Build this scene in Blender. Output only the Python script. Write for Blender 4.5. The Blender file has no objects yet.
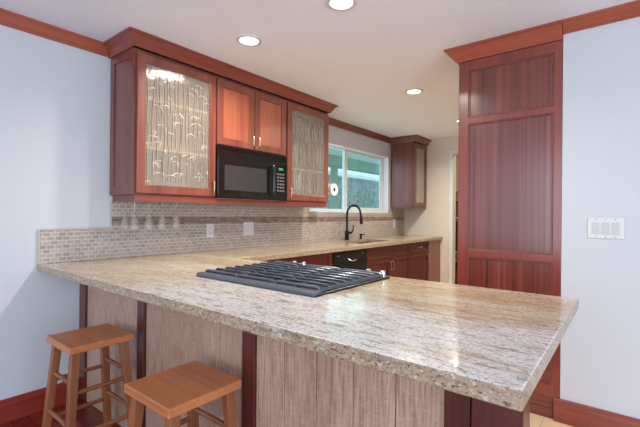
import bpy, bmesh, math, random
from mathutils import Vector, Matrix
SC = bpy.context.scene
COL = SC.collection
random.seed(7)

# ------------------------------------------------------------------ camera
FPX, YAW, PITCH, ROLL, CAMH = 390.96, 0.6688, 0.0005, 0.0094, 1.2379
Fv = Vector((-math.sin(YAW) * math.cos(PITCH), math.cos(YAW) * math.cos(PITCH), math.sin(PITCH)))
Rv = Vector((math.cos(YAW), math.sin(YAW), 0))
Uv = Rv.cross(Fv)
R2 = Rv * math.cos(ROLL) + Uv * math.sin(ROLL)
U2 = Uv * math.cos(ROLL) - Rv * math.sin(ROLL)
cam = bpy.data.cameras.new('camera')
cam.sensor_fit = 'HORIZONTAL'; cam.sensor_width = 36; cam.lens = FPX / 640 * 36
cam.clip_start = 0.02
camo = bpy.data.objects.new('camera', cam); COL.objects.link(camo)
camo.matrix_world = Matrix(((R2.x, U2.x, -Fv.x, 0), (R2.y, U2.y, -Fv.y, 0), (R2.z, U2.z, -Fv.z, CAMH), (0, 0, 0, 1)))
SC.camera = camo

# ------------------------------------------------------------------ world, daylight, exposure
wd = bpy.data.worlds.new('sky'); SC.world = wd; wd.use_nodes = True
bg = wd.node_tree.nodes['Background']
bg.inputs[0].default_value = (0.70, 0.84, 1.0, 1); bg.inputs[1].default_value = 1.85
SC.view_settings.view_transform = 'Standard'; SC.view_settings.look = 'None'
SC.view_settings.exposure = 0.09; SC.view_settings.gamma = 1.0; SC.view_settings.use_curve_mapping = False
def area(name, loc, aim, sx, sy, power, color):
    l = bpy.data.lights.new(name, 'AREA'); l.shape = 'RECTANGLE'; l.size = sx; l.size_y = sy
    l.energy = power; l.color = color
    o = bpy.data.objects.new(name, l); COL.objects.link(o); o.location = loc
    o.rotation_euler = (Vector(aim) - Vector(loc)).to_track_quat('-Z', 'Y').to_euler()
    return o
# daylight coming in through the glazed back of the dining room and through the kitchen window
area('dining_daylight', (0.3, -3.3, 1.5), (-0.9, 2.0, 1.2), 3.6, 2.0, 62, (0.80, 0.90, 1.0))
area('side_fill', (3.2, -0.6, 1.4), (-2.8, 0.4, 0.9), 2.4, 2.0, 60, (0.80, 0.90, 1.0))  # added fill from the unseen right side, brightens the left wall
area('window_daylight', (-3.3, 4.35, 1.75), (-1.5, 4.3, 1.2), 1.7, 0.75, 6, (0.86, 0.96, 1.0))

W, XU, YF, YR, XE, CT = -2.864, -2.508, 0.811, 1.858, -0.154, 0.91
CE, YP, YFAR, SINKX = 2.392, 2.754, 5.81, -2.213
YC1, YC2, ZB, ZT = 1.237, 3.318, 1.351, 2.3085

# ------------------------------------------------------------------ materials
MATS = {}
def new_mat(name):
    m = bpy.data.materials.new(name); m.use_nodes = True
    nt = m.node_tree; b = nt.nodes['Principled BSDF']
    return m, nt, b
def lin(c):
    return tuple((x / 255 / 12.92 if x / 255 <= 0.04045 else ((x / 255 + 0.055) / 1.055) ** 2.4) for x in c) + (1,)
def nd(nt, t, **kw):
    n = nt.nodes.new(t)
    for k, v in kw.items():
        if hasattr(n, k): setattr(n, k, v)
        else: n.inputs[k].default_value = v
    return n
def coords(nt, scale=(1, 1, 1), rnd=True):
    tc = nd(nt, 'ShaderNodeTexCoord'); mp = nd(nt, 'ShaderNodeMapping')
    mp.inputs['Scale'].default_value = scale
    if rnd:
        oi = nd(nt, 'ShaderNodeObjectInfo')
        mu = nd(nt, 'ShaderNodeVectorMath', operation='SCALE'); mu.inputs[0].default_value = (13.1, 7.7, 9.3)
        nt.links.new(oi.outputs['Random'], mu.inputs['Scale'])
        ad = nd(nt, 'ShaderNodeVectorMath', operation='ADD')
        nt.links.new(tc.outputs['Object'], ad.inputs[0]); nt.links.new(mu.outputs[0], ad.inputs[1])
        nt.links.new(ad.outputs[0], mp.inputs[0])
    else:
        nt.links.new(tc.outputs['Object'], mp.inputs[0])
    return mp
def ramp(nt, stops):
    r = nd(nt, 'ShaderNodeValToRGB'); e = r.color_ramp.elements
    e[0].position, e[0].color = stops[0]; e[1].position, e[1].color = stops[-1]
    for p, c in stops[1:-1]:
        x = e.new(p); x.color = c
    return r
def mixc(nt, fac, a, b, blend='MIX'):
    m = nd(nt, 'ShaderNodeMix', data_type='RGBA', blend_type=blend)
    for s, i in ((fac, 0), (a, 6), (b, 7)):
        if isinstance(s, (int, float, tuple)): m.inputs[i].default_value = s
        else: nt.links.new(s, m.inputs[i])
    return m.outputs[2]
def plain(name, rgb, rough=0.5, metal=0.0, coat=0.0, noise=0.05, nscale=6):
    m, nt, b = new_mat(name)
    n = nd(nt, 'ShaderNodeTexNoise'); n.inputs['Scale'].default_value = nscale; n.inputs['Detail'].default_value = 4
    nt.links.new(coords(nt).outputs[0], n.inputs['Vector'])
    c = lin(rgb)
    lo = tuple(x * (1 - noise) for x in c[:3]) + (1,); hi = tuple(min(1, x * (1 + noise)) for x in c[:3]) + (1,)
    r = ramp(nt, [(0.3, lo), (0.7, hi)])
    nt.links.new(n.outputs['Fac'], r.inputs[0]); nt.links.new(r.outputs[0], b.inputs['Base Color'])
    b.inputs['Roughness'].default_value = rough; b.inputs['Metallic'].default_value = metal
    b.inputs['Coat Weight'].default_value = coat
    return m
def wood(name, dark, mid, light, axis, fine=60, rough=0.32, coat=0.25, stretch=0.03, ribbon=1.0):
    """procedural timber, grain running along the axis"""
    m, nt, b = new_mat(name)
    s = [1, 1, 1]; s[axis] = stretch
    mp = coords(nt, s)
    n1 = nd(nt, 'ShaderNodeTexNoise'); n1.inputs['Scale'].default_value = fine; n1.inputs['Detail'].default_value = 6; n1.inputs['Roughness'].default_value = 0.6
    n2 = nd(nt, 'ShaderNodeTexNoise'); n2.inputs['Scale'].default_value = fine * 0.22 * ribbon; n2.inputs['Detail'].default_value = 3
    nt.links.new(mp.outputs[0], n1.inputs['Vector']); nt.links.new(mp.outputs[0], n2.inputs['Vector'])
    r = ramp(nt, [(0.30, lin(dark)), (0.5, lin(mid)), (0.72, lin(light))])
    ma = nd(nt, 'ShaderNodeMath', operation='MULTIPLY_ADD'); ma.inputs[1].default_value = 0.5
    mb = nd(nt, 'ShaderNodeMath', operation='MULTIPLY'); mb.inputs[1].default_value = 0.5
    nt.links.new(n2.outputs['Fac'], mb.inputs[0]); nt.links.new(n1.outputs['Fac'], ma.inputs[0]); nt.links.new(mb.outputs[0], ma.inputs[2])
    nt.links.new(ma.outputs[0], r.inputs[0]); nt.links.new(r.outputs[0], b.inputs['Base Color'])
    b.inputs['Roughness'].default_value = rough; b.inputs['Coat Weight'].default_value = coat; b.inputs['Coat Roughness'].default_value = 0.18
    bp = nd(nt, 'ShaderNodeBump'); bp.inputs['Strength'].default_value = 0.08; bp.inputs['Distance'].default_value = 0.002
    nt.links.new(n1.outputs['Fac'], bp.inputs['Height']); nt.links.new(bp.outputs[0], b.inputs['Normal'])
    return m
CAB = ((100, 52, 40), (131, 71, 56), (148, 86, 70))
CRN = ((124, 54, 38), (156, 74, 54), (172, 88, 66))
ORG = ((134, 68, 46), (172, 96, 68), (190, 114, 84))  # same cherry, lighter: the highlight on the door panels painted in
DRK = ((86, 44, 36), (116, 62, 52), (134, 78, 64))
RED = ((112, 38, 30), (142, 50, 40), (156, 62, 50))
M = {}
for ax, n in ((0, 'x'), (1, 'y'), (2, 'z')):
    M['cab_' + n] = wood('cherry_cabinet_' + n, *CAB, ax)
    M['crc_' + n] = wood('dark_cherry_crown_' + n, (100, 44, 34), (132, 62, 50), (148, 76, 62), ax)
    M['crn_' + n] = wood('red_cherry_crown_' + n, *CRN, ax)
    M['org_' + n] = wood('highlit_cherry_panel_' + n, *ORG, ax)
    M['drk_' + n] = wood('mahogany_trim_' + n, *DRK, ax)
    M['red_' + n] = wood('red_stained_' + n, *RED, ax)
M['tall_z'] = wood('sapele_stiles', (96, 36, 27), (124, 52, 40), (138, 64, 50), 2, coat=0.7)
M['post_z'] = wood('dark_red_posts', (58, 20, 16), (84, 32, 26), (100, 42, 34), 2)
M['sapele'] = wood('ribbon_sapele', (54, 20, 16), (104, 46, 36), (146, 78, 62), 2, fine=120, stretch=0.006, rough=0.32, coat=0.8, ribbon=1.6)
M['base_z'] = wood('burgundy_base_fronts', (54, 12, 11), (82, 18, 16), (98, 26, 22), 2, rough=0.5, coat=0.0)
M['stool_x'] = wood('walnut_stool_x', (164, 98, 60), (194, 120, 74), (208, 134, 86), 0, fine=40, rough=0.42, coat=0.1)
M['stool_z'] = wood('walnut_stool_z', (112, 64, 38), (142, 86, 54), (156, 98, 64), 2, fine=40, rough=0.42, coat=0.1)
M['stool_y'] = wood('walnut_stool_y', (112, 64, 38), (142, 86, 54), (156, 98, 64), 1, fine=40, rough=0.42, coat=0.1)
M['wall'] = plain('painted_wall', (200, 204, 210), 0.6, noise=0.012, nscale=2)
M['farwall'] = plain('cream_painted_wall', (222, 214, 200), 0.6, noise=0.012, nscale=2)
M['ceil'] = plain('painted_ceiling', (236, 240, 250), 0.7, noise=0.012, nscale=2)
M['white'] = plain('white_plastic', (214, 214, 213), 0.35, noise=0.01)
M['bullnose'] = plain('bullnose_tile', (186, 178, 170), 0.35)
M['rocker'] = plain('rocker_plastic', (192, 193, 196), 0.4, noise=0.01)
M['vinyl'] = plain('white_vinyl', (222, 228, 230), 0.35, noise=0.01)
M['black'] = plain('black_gloss', (20, 20, 23), 0.12, coat=0.4, noise=0.05)
M['iron'] = plain('cast_iron', (84, 89, 100), 0.28, metal=0.2, noise=0.12, nscale=60)
M['trim_steel'] = plain('blue_grey_trim', (88, 92, 103), 0.3, metal=0.2)
M['faucet'] = plain('matte_black_metal', (22, 22, 25), 0.3, metal=0.4)
M['nickel'] = plain('brushed_nickel', (205, 190, 160), 0.28, metal=1.0)
M['chrome'] = plain('chrome', (225, 228, 232), 0.12, metal=1.0)
M['grey_glass'] = plain('grey_mesh_window', (58, 57, 61), 0.2, coat=0.4, noise=0.04)
M['key'] = plain('grey_key', (112, 114, 113), 0.4)
M['pan_black'] = plain('black_enamel_pan', (10, 10, 12), 0.35)
M['dw_black'] = plain('satin_black', (10, 10, 11), 0.5)
M['dw_black'].node_tree.nodes['Principled BSDF'].inputs['Specular IOR Level'].default_value = 0.25
M['dark'] = plain('dark_gap', (16, 12, 11), 0.7)
M['interior'] = plain('cream_cabinet_interior', (206, 186, 164), 0.5, noise=0.02)
M['paper'] = plain('paper_towel', (238, 236, 232), 0.9, noise=0.02)
M['sink'] = plain('copper_sink', (132, 72, 48), 0.3, metal=0.5, noise=0.15)
M['concrete'] = plain('patio_concrete', (205, 208, 202), 0.8, noise=0.1)
M['mint'] = plain('pale_mint_eave', (240, 252, 244), 0.6, noise=0.05)
M['teal'] = plain('teal_shed_boards', (150, 172, 178), 0.7, noise=0.25, nscale=5)
M['greenpaint'] = plain('green_beam', (116, 164, 140), 0.6, noise=0.1)

def emit(name, rgb, strength):
    m, nt, b = new_mat(name)
    b.inputs['Base Color'].default_value = lin(rgb); b.inputs['Emission Color'].default_value = lin(rgb)
    b.inputs['Emission Strength'].default_value = strength
    return m
M['lamp'] = emit('lamp_diffuser', (255, 244, 226), 6.0)
M['green_led'] = emit('green_led', (40, 150, 78), 0.25)

def granite(edge=False):
    m, nt, b = new_mat('granite_cut_edge' if edge else 'polished_cream_granite')
    mp = coords(nt, (0.34, 1.7, 1.7), rnd=False)
    mp.inputs['Rotation'].default_value = (0, 0, 0.16)
    mp2 = coords(nt, (0.8, 1, 1), rnd=False)
    def noise(v, sc, det, ro, dist=0.0):
        n = nd(nt, 'ShaderNodeTexNoise'); n.inputs['Scale'].default_value = sc; n.inputs['Detail'].default_value = det
        n.inputs['Roughness'].default_value = ro; n.inputs['Distortion'].default_value = dist
        nt.links.new(v.outputs[0], n.inputs['Vector']); return n.outputs['Fac']
    def layer(c, fac, lo, hi, col, amt=1.0):
        r = ramp(nt, [(lo, (amt,) * 3 + (1,)), (hi, (0, 0, 0, 1))]); nt.links.new(fac, r.inputs[0])
        return mixc(nt, r.outputs[0], c, lin(col))
    big = noise(mp, 2.6, 8, 0.68, 0.5)
    r1 = ramp(nt, [(0.34, lin((166, 138, 98))), (0.46, lin((180, 158, 120))), (0.56, lin((192, 178, 150))), (0.66, lin((204, 198, 184)))])
    nt.links.new(big, r1.inputs[0])
    # base colour whitens in a broad band along the seating side of the slab
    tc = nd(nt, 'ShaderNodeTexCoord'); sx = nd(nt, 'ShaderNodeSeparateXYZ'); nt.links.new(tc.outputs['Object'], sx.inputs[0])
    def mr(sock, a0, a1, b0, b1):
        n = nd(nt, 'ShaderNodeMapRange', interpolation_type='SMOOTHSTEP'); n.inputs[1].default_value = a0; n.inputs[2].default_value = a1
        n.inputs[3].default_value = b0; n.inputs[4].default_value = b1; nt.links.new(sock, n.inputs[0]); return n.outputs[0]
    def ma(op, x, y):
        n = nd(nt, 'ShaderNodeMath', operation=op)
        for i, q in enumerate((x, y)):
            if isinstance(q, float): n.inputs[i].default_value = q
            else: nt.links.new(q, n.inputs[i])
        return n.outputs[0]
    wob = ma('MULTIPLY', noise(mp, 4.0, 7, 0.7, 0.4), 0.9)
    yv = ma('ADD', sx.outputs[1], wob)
    white_band = ma('MULTIPLY', mr(yv, 1.95, 1.50, 0.0, 1.0), mr(sx.outputs[0], -2.1, -1.3, 0.1, 1.0))
    c = mixc(nt, white_band, r1.outputs[0], lin((212, 214, 214)))
    if edge: c = lin((168, 147, 122))
    c = layer(c, noise(mp, 7, 9, 0.72, 0.6), 0.36, 0.46, (172, 150, 112), 0.65)
    c = layer(c, noise(mp, 26, 9, 0.8, 0.3), 0.40, 0.46, (128, 114, 92), 0.85)
    c = layer(c, noise(mp, 15, 9, 0.8, 0.3), 0.37, 0.42, (146, 108, 58), 0.85)
    w = noise(mp, 34, 8, 0.75, 0.2); r4 = ramp(nt, [(0.56, (0, 0, 0, 1)), (0.62, (0.6, 0.6, 0.6, 1))]); nt.links.new(w, r4.inputs[0])
    c = mixc(nt, r4.outputs[0], c, lin((216, 214, 206)))
    k = 1.0 if edge else 0.6
    c = layer(c, noise(mp2, 120, 5, 0.75), 0.395, 0.44, (66, 54, 45), k)
    c = layer(c, noise(mp2, 85, 5, 0.75, 0.3), 0.40, 0.46, (134, 98, 58), k * .8)
    g = noise(mp2, 100, 5, 0.7); r6 = ramp(nt, [(0.57, (0, 0, 0, 1)), (0.63, (k * .8,) * 3 + (1,))]); nt.links.new(g, r6.inputs[0])
    c = mixc(nt, r6.outputs[0], c, lin((214, 204, 190)))
    nt.links.new(c, b.inputs['Base Color'])
    b.inputs['Roughness'].default_value = 0.2; b.inputs['Coat Weight'].default_value = 0.3; b.inputs['Coat Roughness'].default_value = 0.06
    return m
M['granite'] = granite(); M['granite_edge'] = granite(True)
M['granite_edge'].node_tree.nodes['Principled BSDF'].inputs['Roughness'].default_value = 0.4

def brick(name, c1, c2, mortar, bw, rh, ms, axes='yz', rough=0.3, extra=None, bias=0.0, offset=0.5, var=0.5):
    m, nt, b = new_mat(name)
    tc = nd(nt, 'ShaderNodeTexCoord'); sp = nd(nt, 'ShaderNodeSeparateXYZ'); cb = nd(nt, 'ShaderNodeCombineXYZ')
    nt.links.new(tc.outputs['Object'], sp.inputs[0])
    nt.links.new(sp.outputs['XYZ'.index(axes[0].upper())], cb.inputs[0]); nt.links.new(sp.outputs['XYZ'.index(axes[1].upper())], cb.inputs[1])
    br = nd(nt, 'ShaderNodeTexBrick'); br.offset = offset
    for k, v in (('Scale', 1.0), ('Brick Width', bw), ('Row Height', rh), ('Mortar Size', ms), ('Mortar Smooth', 0.3), ('Bias', bias)):
        br.inputs[k].default_value = v
    br.inputs['Color1'].default_value = lin(c1); br.inputs['Color2'].default_value = lin(c2); br.inputs['Mortar'].default_value = lin(mortar)
    nt.links.new(cb.outputs[0], br.inputs['Vector'])
    n = nd(nt, 'ShaderNodeTexNoise'); n.inputs['Scale'].default_value = 30 if extra is None else extra; n.inputs['Detail'].default_value = 5
    nt.links.new(tc.outputs['Object'], n.inputs['Vector'])
    r = ramp(nt, [(0.3, (1 - var * .5,) * 3 + (1,)), (0.7, (1, 1, 1, 1))]); nt.links.new(n.outputs['Fac'], r.inputs[0])
    nt.links.new(mixc(nt, 1.0, br.outputs['Color'], r.outputs[0], 'MULTIPLY'), b.inputs['Base Color'])
    b.inputs['Roughness'].default_value = rough
    bp = nd(nt, 'ShaderNodeBump'); bp.inputs['Strength'].default_value = 0.4; bp.inputs['Distance'].default_value = 0.002; bp.invert = True
    nt.links.new(br.outputs['Fac'], bp.inputs['Height']); nt.links.new(bp.outputs[0], b.inputs['Normal'])
    return m
M['tile'] = brick('taupe_mosaic_tile', (160, 146, 136), (186, 173, 163), (200, 193, 188), 0.044, 0.0263, 0.0034, var=0.35)
M['band'] = brick('slate_mosaic_band', (120, 100, 88), (172, 150, 134), (150, 136, 126), 0.07, 0.0165, 0.0016, var=0.6)
M['redfloor'] = brick('red_hardwood_planks', (112, 34, 28), (148, 50, 40), (36, 10, 9), 0.9, 0.085, 0.002, 'xy', rough=0.22, extra=12, var=0.7)
M['tanfloor'] = brick('tan_floor_tile', (238, 206, 166), (242, 212, 174), (216, 186, 154), 0.4, 0.4, 0.004, 'xy', rough=0.35, extra=4, var=0.2, offset=0)

def planks():
    m, nt, b = new_mat('limed_oak_planks')
    mp = coords(nt, (1, 1, 0.04)); tc = nd(nt, 'ShaderNodeTexCoord')
    n = nd(nt, 'ShaderNodeTexNoise'); n.inputs['Scale'].default_value = 210; n.inputs['Detail'].default_value = 5
    nt.links.new(mp.outputs[0], n.inputs['Vector'])
    wv = nd(nt, 'ShaderNodeTexNoise'); wv.inputs['Scale'].default_value = 1.0; wv.inputs['Detail'].default_value = 3; wv.inputs['Distortion'].default_value = 1.2
    mp2 = coords(nt, (30, 1, 85)); mp2.inputs['Rotation'].default_value = (0, 0.35, 0); nt.links.new(mp2.outputs[0], wv.inputs['Vector'])
    r = ramp(nt, [(0.32, lin((146, 114, 96))), (0.5, lin((179, 146, 127))), (0.68, lin((198, 167, 149)))])
    nt.links.new(n.outputs['Fac'], r.inputs[0])
    fl = ramp(nt, [(0.5, (0, 0, 0, 1)), (0.68, (0.36, 0.36, 0.36, 1))]); nt.links.new(wv.outputs['Fac'], fl.inputs[0])
    c = mixc(nt, fl.outputs[0], r.outputs[0], lin((204, 178, 160)))
    # each board a shade of its own
    sp = nd(nt, 'ShaderNodeSeparateXYZ'); nt.links.new(tc.outputs['Object'], sp.inputs[0])
    dv = nd(nt, 'ShaderNodeMath', operation='DIVIDE'); dv.inputs[1].default_value = 0.147; nt.links.new(sp.outputs[0], dv.inputs[0])
    fo = nd(nt, 'ShaderNodeMath', operation='FLOOR'); nt.links.new(dv.outputs[0], fo.inputs[0])
    wn = nd(nt, 'ShaderNodeTexWhiteNoise', noise_dimensions='1D'); nt.links.new(fo.outputs[0], wn.inputs['W'])
    rr = ramp(nt, [(0.0, (0.86, 0.84, 0.83, 1)), (1.0, (1, 1, 1, 1))]); nt.links.new(wn.outputs['Value'], rr.inputs[0])
    nt.links.new(mixc(nt, 1.0, c, rr.outputs[0], 'MULTIPLY'), b.inputs['Base Color'])
    b.inputs['Roughness'].default_value = 0.38
    return m
M['oak'] = planks()

def pane(name, tint, diffuse, gloss, rough, see, ripple=0.0):
    m, nt, b = new_mat(name); out = nt.nodes['Material Output']; nt.nodes.remove(b)
    tr = nd(nt, 'ShaderNodeBsdfTransparent'); tr.inputs[0].default_value = lin(tint)
    df = nd(nt, 'ShaderNodeBsdfDiffuse'); df.inputs[0].default_value = lin(diffuse)
    gl = nd(nt, 'ShaderNodeBsdfGlossy'); gl.inputs['Roughness'].default_value = rough; gl.inputs[0].default_value = (1, 1, 1, 1)
    m1 = nd(nt, 'ShaderNodeMixShader'); m1.inputs[0].default_value = see
    nt.links.new(df.outputs[0], m1.inputs[1]); nt.links.new(tr.outputs[0], m1.inputs[2])
    if ripple:
        n = nd(nt, 'ShaderNodeTexNoise'); n.inputs['Scale'].default_value = 1.0; n.inputs['Detail'].default_value = 4
        nt.links.new(coords(nt, (1, 55, 14)).outputs[0], n.inputs['Vector'])
        bp = nd(nt, 'ShaderNodeBump'); bp.inputs['Strength'].default_value = ripple; bp.inputs['Distance'].default_value = 0.01
        nt.links.new(n.outputs['Fac'], bp.inputs['Height']); nt.links.new(bp.outputs[0], gl.inputs['Normal'])
    m2 = nd(nt, 'ShaderNodeMixShader'); m2.inputs[0].default_value = gloss
    nt.links.new(m1.outputs[0], m2.inputs[1]); nt.links.new(gl.outputs[0], m2.inputs[2])
    nt.links.new(m2.outputs[0], out.inputs[0])
    return m
M['window_glass'] = pane('window_glass', (228, 244, 243), (220, 240, 240), 0.06, 0.02, 0.93)
M['frosted'] = pane('etched_glass', (248, 244, 238), (206, 197, 184), 0.065, 0.10, 0.77, 0.35)
M['clear'] = pane('clear_glassware', (250, 250, 249), (240, 240, 240), 0.07, 0.10, 0.96)
M['frosted_far'] = pane('frosted_far_glass', (240, 238, 230), (182, 174, 164), 0.06, 0.12, 0.28)
M['stalk'] = plain('etched_stalk', (98, 86, 76), 0.2, noise=0.1)
M['leaf'] = plain('etched_leaf', (224, 216, 206), 0.12, noise=0.05, coat=0.5)

def foliage(name, a, b_, scale=14):
    m, nt, b = new_mat(name)
    n = nd(nt, 'ShaderNodeTexNoise'); n.inputs['Scale'].default_value = scale; n.inputs['Detail'].default_value = 6
    nt.links.new(coords(nt).outputs[0], n.inputs['Vector'])
    r = ramp(nt, [(0.35, lin(a)), (0.7, lin(b_))]); nt.links.new(n.outputs['Fac'], r.inputs[0]); nt.links.new(r.outputs[0], b.inputs['Base Color'])
    b.inputs['Roughness'].default_value = 0.6
    return m
M['leafy'] = foliage('shrub_leaves', (84, 122, 118), (170, 196, 194))

# ------------------------------------------------------------------ builders
class MB:
    def __init__(self): self.bm = bmesh.new()
    def box(self, x0, x1, y0, y1, z0, z1):
        v = [self.bm.verts.new((x, y, z)) for z in (z0, z1) for y in (y0, y1) for x in (x0, x1)]
        for f in ((0, 2, 3, 1), (4, 5, 7, 6), (0, 1, 5, 4), (2, 6, 7, 3), (0, 4, 6, 2), (1, 3, 7, 5)):
            self.bm.faces.new([v[i] for i in f])
        return self
    def prism(self, poly, axis, a0, a1):
        """polygon in the two other axes (cyclic order) swept along axis"""
        def P(u, v, a): return {0: (a, u, v), 1: (u, a, v), 2: (u, v, a)}[axis]
        A = [self.bm.verts.new(P(u, v, a0)) for u, v in poly]; B = [self.bm.verts.new(P(u, v, a1)) for u, v in poly]
        n = len(poly)
        self.bm.faces.new(A); self.bm.faces.new(B[::-1])
        for i in range(n): self.bm.faces.new((A[i], B[i], B[(i + 1) % n], A[(i + 1) % n]))
        return self
    def bar(self, p, q, w0, d0, w1, d1):
        """straight tapering square bar"""
        p, q = Vector(p), Vector(q)
        def ring(c, w, d): return [self.bm.verts.new((c.x + a * w / 2, c.y + b * d / 2, c.z)) for a, b in ((-1, -1), (1, -1), (1, 1), (-1, 1))]
        A, B = ring(p, w0, d0), ring(q, w1, d1)
        self.bm.faces.new(A[::-1]); self.bm.faces.new(B)
        for i in range(4): self.bm.faces.new((A[i], A[(i + 1) % 4], B[(i + 1) % 4], B[i]))
        return self
    def tube(self, pts, r, seg=10, rs=None):
        pts = [Vector(p) for p in pts]; rings = []
        up = None
        for i, p in enumerate(pts):
            t = (pts[min(i + 1, len(pts) - 1)] - pts[max(i - 1, 0)]).normalized()
            if up is None:
                up = t.orthogonal().normalized()
            up = (up - t * up.dot(t)).normalized(); s = t.cross(up)
            rr = rs[i] if rs else r
            rings.append([self.bm.verts.new(p + (up * math.cos(a) + s * math.sin(a)) * rr) for a in [2 * math.pi * k / seg for k in range(seg)]])
        for A, B in zip(rings, rings[1:]):
            for k in range(seg): self.bm.faces.new((A[k], A[(k + 1) % seg], B[(k + 1) % seg], B[k]))
        self.bm.faces.new(rings[0][::-1]); self.bm.faces.new(rings[-1])
        return self
    def lathe(self, c, prof, seg=24, axis=2):
        """profile of (radius, height) turned about the axis through c"""
        rings = []
        for r, h in prof:
            R = []
            for k in range(seg):
                a = 2 * math.pi * k / seg; u, v = r * math.cos(a), r * math.sin(a)
                o = {2: (u, v, h), 0: (h, u, v), 1: (v, h, u)}[axis]
                R.append(self.bm.verts.new(Vector(c) + Vector(o)))
            rings.append(R)
        for A, B in zip(rings, rings[1:]):
            for k in range(seg): self.bm.faces.new((A[k], A[(k + 1) % seg], B[(k + 1) % seg], B[k]))
        if prof[0][0] > 1e-5: self.bm.faces.new(rings[0][::-1])
        if prof[-1][0] > 1e-5: self.bm.faces.new(rings[-1])
        return self
    def sweep(self, path, prof, side=1):
        """closed profile of (out, z) carried along a horizontal path with mitred corners; out goes to the right of travel for side=1"""
        n = len(path); rings = []
        for i, p in enumerate(path):
            p = Vector(p)
            d0 = (p - Vector(path[i - 1])).normalized() if i else None
            d1 = (Vector(path[i + 1]) - p).normalized() if i < n - 1 else None
            d0 = d0 or d1; d1 = d1 or d0
            n0 = Vector((d0.y, -d0.x)) * side; n1 = Vector((d1.y, -d1.x)) * side
            m = (n0 + n1) / (1 + n0.dot(n1))
            rings.append([self.bm.verts.new((p.x + m.x * o, p.y + m.y * o, z)) for o, z in prof])
        k = len(prof)
        for A, B in zip(rings, rings[1:]):
            for i in range(k): self.bm.faces.new((A[i], A[(i + 1) % k], B[(i + 1) % k], B[i]))
        self.bm.faces.new(rings[0][::-1]); self.bm.faces.new(rings[-1])
        return self
    def cells(self, us, vs, solid, a0, a1, axis):
        """slab cut into cells; solid(i, j) says which are filled; outer and hole walls closed"""
        def P(u, v, a): return {0: (a, u, v), 1: (u, a, v), 2: (u, v, a)}[axis]
        V = {}
        def vert(i, j, k):
            if (i, j, k) not in V: V[(i, j, k)] = self.bm.verts.new(P(us[i], vs[j], (a0, a1)[k]))
            return V[(i, j, k)]
        nu, nv = len(us) - 1, len(vs) - 1
        S = lambda i, j: 0 <= i < nu and 0 <= j < nv and solid(i, j)
        for i in range(nu):
            for j in range(nv):
                if not S(i, j): continue
                self.bm.faces.new([vert(*t, 0) for t in ((i, j), (i, j + 1), (i + 1, j + 1), (i + 1, j))])
                self.bm.faces.new([vert(*t, 1) for t in ((i, j), (i + 1, j), (i + 1, j + 1), (i, j + 1))])
                for (di, dj, e0, e1) in ((-1, 0, (i, j), (i, j + 1)), (1, 0, (i + 1, j + 1), (i + 1, j)), (0, -1, (i + 1, j), (i, j)), (0, 1, (i, j + 1), (i + 1, j + 1))):
                    if not S(i + di, j + dj):
                        self.bm.faces.new((vert(*e0, 0), vert(*e0, 1), vert(*e1, 1), vert(*e1, 0)))
        return self
    def build(self, name, mat, parent=None, bevel=0.0, smooth=False, label=None, seg=2):
        bmesh.ops.recalc_face_normals(self.bm, faces=self.bm.faces)
        org = Vector((0, 0, 0))
        if parent is not None:
            q = parent
            while q is not None:
                org = org + q.location; q = q.parent
            bmesh.ops.translate(self.bm, verts=self.bm.verts, vec=-org)
        me = bpy.data.meshes.new(name); self.bm.to_mesh(me); self.bm.free()
        me.materials.append(M[mat] if isinstance(mat, str) else mat)
        o = bpy.data.objects.new(name, me); COL.objects.link(o)
        if parent is not None: o.parent = parent
        if smooth:
            for p in me.polygons: p.use_smooth = True
            try: me.set_sharp_from_angle(angle=math.radians(40))
            except Exception: pass
        if bevel > 0:
            b = o.modifiers.new('bevel', 'BEVEL'); b.width = bevel; b.segments = seg; b.limit_method = 'ANGLE'; b.angle_limit = math.radians(40)
        if label: o['label'] = label
        return o
def thing(name, label, cat, loc, group=None):
    o = bpy.data.objects.new(name, None); COL.objects.link(o); o.location = loc; o.empty_display_size = 0.1
    o['label'] = label; o['category'] = cat
    if group: o['group'] = group
    return o
def tag(o, label, cat, group=None, kind=None):
    o['label'] = label; o['category'] = cat
    if group: o['group'] = group
    if kind: o['kind'] = kind
    return o
def struct(o):
    o['kind'] = 'structure'; return o
def B(*a): return MB().box(*a)
def copy_tree(o, parent=None):
    c = o.copy(); COL.objects.link(c); c.parent = parent
    for ch in list(o.children): copy_tree(ch, c)
    return c

# ------------------------------------------------------------------ room shell
XR, YB, YEND = 3.4, -3.6, 7.2
struct(B(W - 0.2, XR, YB, 1.10, -0.1, 0).build('floor', 'redfloor'))
struct(B(W - 0.2, XR, 1.10, YEND, -0.1, 0).build('floor', 'tanfloor'))
struct(B(W - 0.2, XR, YB, YEND, CE, CE + 0.12).build('ceiling', 'ceil'))
WY0, WY1, WZ0, WZ1 = 3.405, 5.285, 1.256, 2.105
struct(MB().cells([YB, WY0, WY1, YEND], [0, WZ0, WZ1, CE], lambda i, j: not (i == 1 and j == 1), W - 0.14, W, 0).build('wall_left', 'wall'))
DX0, DX1, DZ = -2.063, -1.25, 2.15
struct(MB().cells([W, DX0, DX1, 0.5], [0, DZ, CE], lambda i, j: not (i == 1 and j == 0), YFAR, YFAR + 0.12, 1).build('wall_far', 'farwall'))
struct(B(-0.318, XR, YP, YP + 0.12, 0, CE).build('wall_right', 'wall'))
struct(B(0.5, 0.62, YP + 0.12, YFAR + 0.12, 0, CE).build('wall_kitchen_side', 'farwall'))
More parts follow.
